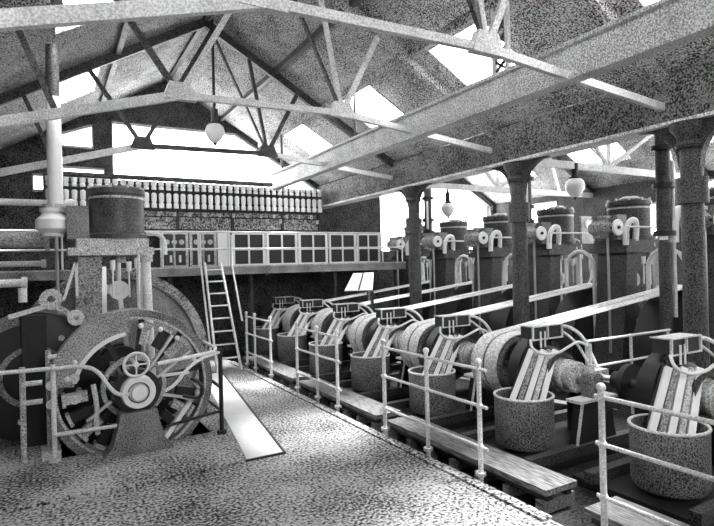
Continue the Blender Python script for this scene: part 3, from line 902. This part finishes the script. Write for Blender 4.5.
def dynamo(y0, label, big=True):
    t = Thing('dynamo', label, 'dynamo', (PX, y0, -.1), 'belt-driven dynamos in the row')
    Q = lambda x, y, z: (x, y0 + y, z)
    t.part('bedplate', MB().box(4.0, 5.5, y0 - .5, y0 + .68, -.1, -.02), 'black_iron')
    t.part('slide_rail', MB().box(3.95, 5.7, y0 + .42, y0 + .52, -.02, .08), 'column_iron')
    t.part('slide_rail', MB().box(3.95, 5.7, y0 - .5, y0 - .4, -.02, .08), 'column_iron')
    d = t.part('drum', MB().lathe(Q(PX, 0, 0), (0, 0, 1), [(.001, .03), (.285, .03), (.305, .06), (.31, .55), (.29, .55), (.285, .12), (.001, .12)], 36), 'drum_grey')
    t.part('rim', MB().torus(Q(PX, 0, .55), (0, 0, 1), .305, .014, 36, 8), 'rail_paint', d)
    t.part('drum_foot', MB().cyl(Q(PX, 0, -.02), Q(PX, 0, .03), .24, .24, 20), 'black_iron', d)
    # slanting field bars rising from the drum
    for k in range(5):
        o = -.17 + .085 * k
        ox, oy = o * .72, -o * .69
        t.part('field_bar', MB().bar(Q(PX - .12 + ox, -.02 + oy, .2), Q(PX + .43 + ox * .75, .1 + oy * .75, .97), .05 if k % 2 else .06, .05, (-.69, -.72, 0)), 'white_enamel' if k % 2 == 0 else ('board_grey' if k == 1 else 'pale_iron'))
    t.part('field_core', MB().bar(Q(PX - .08, .03, .16), Q(PX + .47, .15, .93), .36, .06, (-.69, -.72, 0)), 'black_iron')
    # armature, commutator, pulley on one shaft
    t.part('shaft', MB().cyl(Q(SX, -.48, SZ), Q(SX, 1.1, SZ), .04, .04, 14), 'bright_steel')
    t.part('armature', MB().lathe(Q(SX, .1, SZ), (0, 1, 0), [(.05, 0), (.22, 0), (.3, .06), (.3, .38), (.24, .42), (.05, .42)], 32), 'black_iron')
    t.part('field_ring', MB().ring(Q(SX, .33, SZ), (0, 1, 0), .31, .39, .16, 36), 'black_iron')
    c = t.part('commutator', MB().lathe(Q(SX, -.26, SZ), (0, 1, 0), [(.04, 0), (.15, 0), (.17, .02), (.17, .05), (.15, .06), (.15, .12), (.18, .13), (.18, .17), (.15, .18), (.15, .25), (.2, .26), (.2, .32), (.05, .33)], 32), 'pale_iron')
    t.part('brush_ring', MB().ring(Q(SX, -.02, SZ), (0, 1, 0), .2, .245, .05, 32), 'column_iron', c)
    if big:
        t.part('pulley', MB().lathe(Q(SX, .61, SZ), (0, 1, 0), [(.29, 0), (.345, 0), (.35, .23), (.345, .46), (.29, .46), (.29, .27), (.05, .25), (.05, .21), (.29, .18), (.29, 0)], 40), 'engine_grey')
    else:
        t.part('coupling', MB().lathe(Q(SX, .7, SZ), (0, 1, 0), [(.05, 0), (.2, 0), (.2, .06), (.1, .08), (.1, .2), (.05, .2)], 28), 'black_iron')
    # bearing stands
    t.part('stand', MB().prism([(SX - .34, -.02), (SX + .34, -.02), (SX + .22, .5), (SX - .22, .5)], y0 - .46, y0 - .36), 'black_iron')
    t.part('stand_top', MB().box(SX - .3, SX + .3, y0 - .5, y0 - .32, .5, .53), 'rail_paint')
    t.part('stand_edge', MB().bar(Q(SX - .35, -.47, -.02), Q(SX - .23, -.47, .5), .02, .025, (0, 1, 0)), 'rail_paint')
    t.part('bearing', MB().box(SX - .08, SX + .08, y0 - .48, y0 - .34, .53, .66).cyl(Q(SX, -.49, SZ), Q(SX, -.33, SZ), .085, .085, 18), 'engine_grey')
    t.part('oil_cup', MB().cyl(Q(SX, -.41, .78), Q(SX, -.41, .87), .03, .035, 10), 'rail_paint')
    t.part('stand', MB().prism([(SX - .2, -.02), (SX + .2, -.02), (SX + .12, .62), (SX - .12, .62)], y0 + .53, y0 + .6), 'black_iron')
    # terminal box on brackets
    b = t.part('terminal_box', MB().box(4.74, 5.2, y0 + .16, y0 + .34, 1.09, 1.23), 'slate_panel')
    f = MB()
    for z in (1.085, 1.235):
        f.bar(Q(4.72, .15, z), Q(5.22, .15, z), .025, .014)
    for x in (4.73, 4.97, 5.21):
        f.bar(Q(x, .15, 1.08), Q(x, .15, 1.24), .014, .025, (0, 1, 0))
    f.bar(Q(4.73, .15, 1.235), Q(4.73, .35, 1.235), .014, .014)
    f.box(4.74, 5.2, y0 + .16, y0 + .34, 1.23, 1.24)
    t.part('box_frame', f, 'rail_paint', b)
    for x in (4.82, 4.89):
        t.part('terminal', MB().cyl(Q(x, .12, 1.0), Q(x, .12, 1.18), .011, .011, 8), 'white_enamel', b)
    for bx in (4.8, 5.14):
        t.part('box_bracket', MB().bar(Q(bx, .25, .95), Q(bx, .25, 1.1), .04, .04, (0, 1, 0)), 'column_iron')
    # cables
    t.part('cable', MB().tube([Q(4.66, .12, 1.1), Q(4.6, .06, 1.02), Q(4.68, 0, .95), Q(4.9, -.04, .94), Q(5.1, -.06, 1.02), Q(5.2, -.08, 1.06), Q(5.32, -.1, 1.0)], .016, 8, 2), 'cable_white')
    t.part('cable', MB().tube([Q(5.2, .22, 1.2), Q(5.34, .16, 1.2), Q(5.46, .06, 1.08), Q(5.52, 0, .88), Q(5.5, -.1, .72)], .02, 8, 2), 'rail_paint')
    t.part('cable', MB().tube([Q(5.2, .28, 1.16), Q(5.3, .22, 1.14), Q(5.4, .1, 1.0), Q(5.42, 0, .84), Q(5.4, -.1, .72)], .016, 8, 2), 'rail_paint')
    t.part('brush_holder', MB().box(5.28, 5.56, y0 - .2, y0 - .02, .6, .72).cyl(Q(5.42, -.22, .66), Q(5.42, .02, .66), .05, .05, 10), 'pale_iron')
    t.part('brush_rod', MB().cyl(Q(5.35, -.12, .66), Q(5.35, -.12, 1.02), .02, .02, 8), 'rail_paint')
    t.part('field_bobbin', MB().lathe(Q(5.42, .1, -.02), (0, 0, 1), [(.01, 0), (.14, 0), (.14, .5), (.1, .55), (.01, .55)], 20), 'black_iron')
    return t


lab0 = 'belt-driven dynamo with a grey drum and slanting bars, %s'
dynamo(DY[0], lab0 % ordn[0], False).o.location = (4.6, 2.74, -.1)
d0 = dynamo(DY[1], lab0 % ordn[1])
for k in range(2, 7):
    dup(d0.o, (PX, DY[k], -.1), lab0 % ordn[k])

# ------------------------------------------------------------------ engines of the side bay
GX = 9.0
elab = ['vertical engine in the side bay at the right edge, half cut by the frame', 'dark vertical engine with big square-shouldered cylinder between the two right columns',
        'vertical engine with pale dome right of the middle column', 'vertical engine directly behind the middle column', 'vertical engine left of the middle column, below the small globe lamp',
        'farthest vertical engine of the side bay, beside the end window']
fz, fr = .54, 1.08
proto = None
FY = [y + .84 for y in DY[:6]]
for k in range(6):
    ey = FY[k] + .95
    if proto is None:
        proto = engine('side_bay_engine', elab[0], GX, ey, 'vertical engines of the side bay', zs=fz, fly_r=fr, fly_dy=-.95, fly_w=.48, small=True, frame_mat='column_iron', ent_mat='column_iron', cyl_mat='column_iron')
        proto.o.location = (GX, ey, -.12)
    else:
        dup(proto.o, (GX, ey, -.12), elab[k])

# belts: each a closed double band round the dynamo pulley and the engine flywheel
fz -= .12
blab = 'pale leather drive belt running to the side bay from the dynamo %s'
for k in range(1, 6):
    y = FY[k]
    t = Thing('drive_belt', blab % ordn[k], 'belt', (SX, y, SZ - .37), 'drive belts between dynamos and engines')
    r1, r2 = .365, fr + .012
    D = math.hypot(GX - SX, fz - SZ)
    ang = math.atan2(fz - SZ, GX - SX)
    off = math.asin((r2 - r1) / D)
    pts = []
    a_top = ang + math.pi / 2 + off
    a_bot = ang - math.pi / 2 - off
    for i in range(25):       # round the flywheel from top to bottom (right side)
        a = a_top + (a_bot - a_top) * i / 24
        pts.append((GX + r2 * math.cos(a), fz + r2 * math.sin(a)))
    for i in range(17):       # round the pulley
        a = a_bot + (a_top - 2 * math.pi - a_bot) * i / 16
        pts.append((SX + r1 * math.cos(a), SZ + r1 * math.sin(a)))
    cx0 = [(x, z) for x, z in pts]
    for ya, yb in ((y - .22, y - .02), (y + .02, y + .22)):
        n = len(cx0)
        m = MB()
        vs = []
        for j, (x, z) in enumerate(cx0):
            c0, rr = ((GX, fz), r2) if j < 25 else ((SX, SZ), r1)
            nx, nz = (x - c0[0]) / rr, (z - c0[1]) / rr
            for h in (0, .012):
                for yy in (ya, yb):
                    vs.append((x + nx * h, yy, z + nz * h))
        fs = []
        for j in range(n):
            q = (j + 1) % n
            a, b = 4 * j, 4 * q
            fs += [(a, b, b + 1, a + 1), (a + 2, a + 3, b + 3, b + 2), (a, a + 2, b + 2, b), (a + 1, b + 1, b + 3, a + 3)]
        m.add(vs, fs)
        t.part('band', m, 'belt_leather')

# tilted pale sheet by the far belts
t = Thing('belt_guard', 'tilted pale sheet metal guard behind the far dynamos', 'guard', (5.9, 9.6, -.1))
t.part('sheet', MB().add([(5.2, 9.7, 1.45), (5.75, 9.5, 1.45), (6.15, 10.1, 1.78), (5.75, 10.3, 1.78), (5.2, 9.7, 1.47), (5.75, 9.5, 1.47), (6.15, 10.1, 1.8), (5.75, 10.3, 1.8)],
       [(3, 2, 1, 0), (4, 5, 6, 7), (0, 1, 5, 4), (1, 2, 6, 5), (2, 3, 7, 6), (3, 0, 4, 7)]), 'white_enamel')
t.part('leg', MB().bar((5.75, 9.53, -.1), (5.75, 9.53, 1.45), .05, .05, (0, 1, 0)), 'column_iron')
t.part('leg', MB().bar((6.0, 10.1, -.1), (6.0, 10.1, 1.76), .05, .05, (0, 1, 0)), 'column_iron')
t.part('rib', MB().bar((5.48, 9.6, 1.475), (5.95, 10.2, 1.805), .03, .02), 'black_iron')

# ------------------------------------------------------------------ plank walkways and railings along the dynamos
wl = ['grey plank walkway at the lower right corner, nearest the camera', 'grey plank walkway in front of the second and third dynamos', 'grey plank walkway in front of the fourth dynamo', 'grey plank walkway farthest from the camera, before the last dynamos']
for (ya, yb), lab in zip(((.4, 2.72), (3.08, 5.48), (5.72, 8.15), (8.4, 11.0)), wl):
    t = Thing('plank_walkway', lab, 'walkway', (3.65, (ya + yb) / 2, -.1), 'plank walkways along the dynamos')
    t.part('plank', MB().box(3.46, 3.84, ya, yb, .07, .12), 'plank_wood')
    t.part('side_beam', MB().box(3.5, 3.56, ya + .03, yb - .03, .01, .07), 'black_iron')
    t.part('side_beam', MB().box(3.74, 3.80, ya + .03, yb - .03, .01, .07), 'black_iron')
    n = int((yb - ya) / .45) + 1
    for i in range(n + 1):
        y = ya + .08 + (yb - ya - .16) * i / n
        t.part('bearer', MB().box(3.46, 3.86, y - .035, y + .035, -.1, .01), 'plank_wood')

XRL = 3.42
secs = [([.9, 1.72, 2.52], 'three-rail pipe railing at the lower right, nearest the camera'),
        ([3.8, 4.6, 5.44], 'three-rail pipe railing in front of the second and third dynamos'),
        ([6.65, 7.3, 8.05], 'three-rail pipe railing in front of the fourth dynamo'),
        ([9.25, 10.1, 10.6], 'three-rail pipe railing farthest away, near the ladder')]
for ys, lab in secs:
    t = Thing('pipe_railing', lab, 'railing', (XRL, ys[1], -.1), 'pipe railings along the dynamos')
    for y in ys:
        p = t.part('post', MB().cyl((XRL, y, -.1), (XRL, y, 1.06), .024, .022, 12), 'rail_paint')
        for z in (1.07, .66, .28):
            t.part('ball', MB().sphere((XRL, y, z), .034, 12, 8), 'rail_paint', p)
        t.part('foot', MB().cyl((XRL, y, .02), (XRL, y, .05), .05, .05, 12), 'rail_paint', p)
    for z in (1.0, .66, .28):
        t.part('rail', MB().cyl((XRL, ys[0] - .1, z), (XRL, ys[2] + .05, z), .017, .017, 8), 'rail_paint')

t = Thing('side_railing', 'low pale pipe rails in the dark between dynamos and nearest steam pipe', 'railing', (6.6, 4.5, -.1))
for x in (5.85, 6.75, 7.6):
    t.part('post', MB().cyl((x, 4.5, -.1), (x, 4.5, .97), .02, .02, 10), 'rail_paint')
for z in (.95, .62):
    t.part('rail', MB().cyl((5.8, 4.5, z), (7.65, 4.5, z), .018, .018, 8), 'rail_paint')
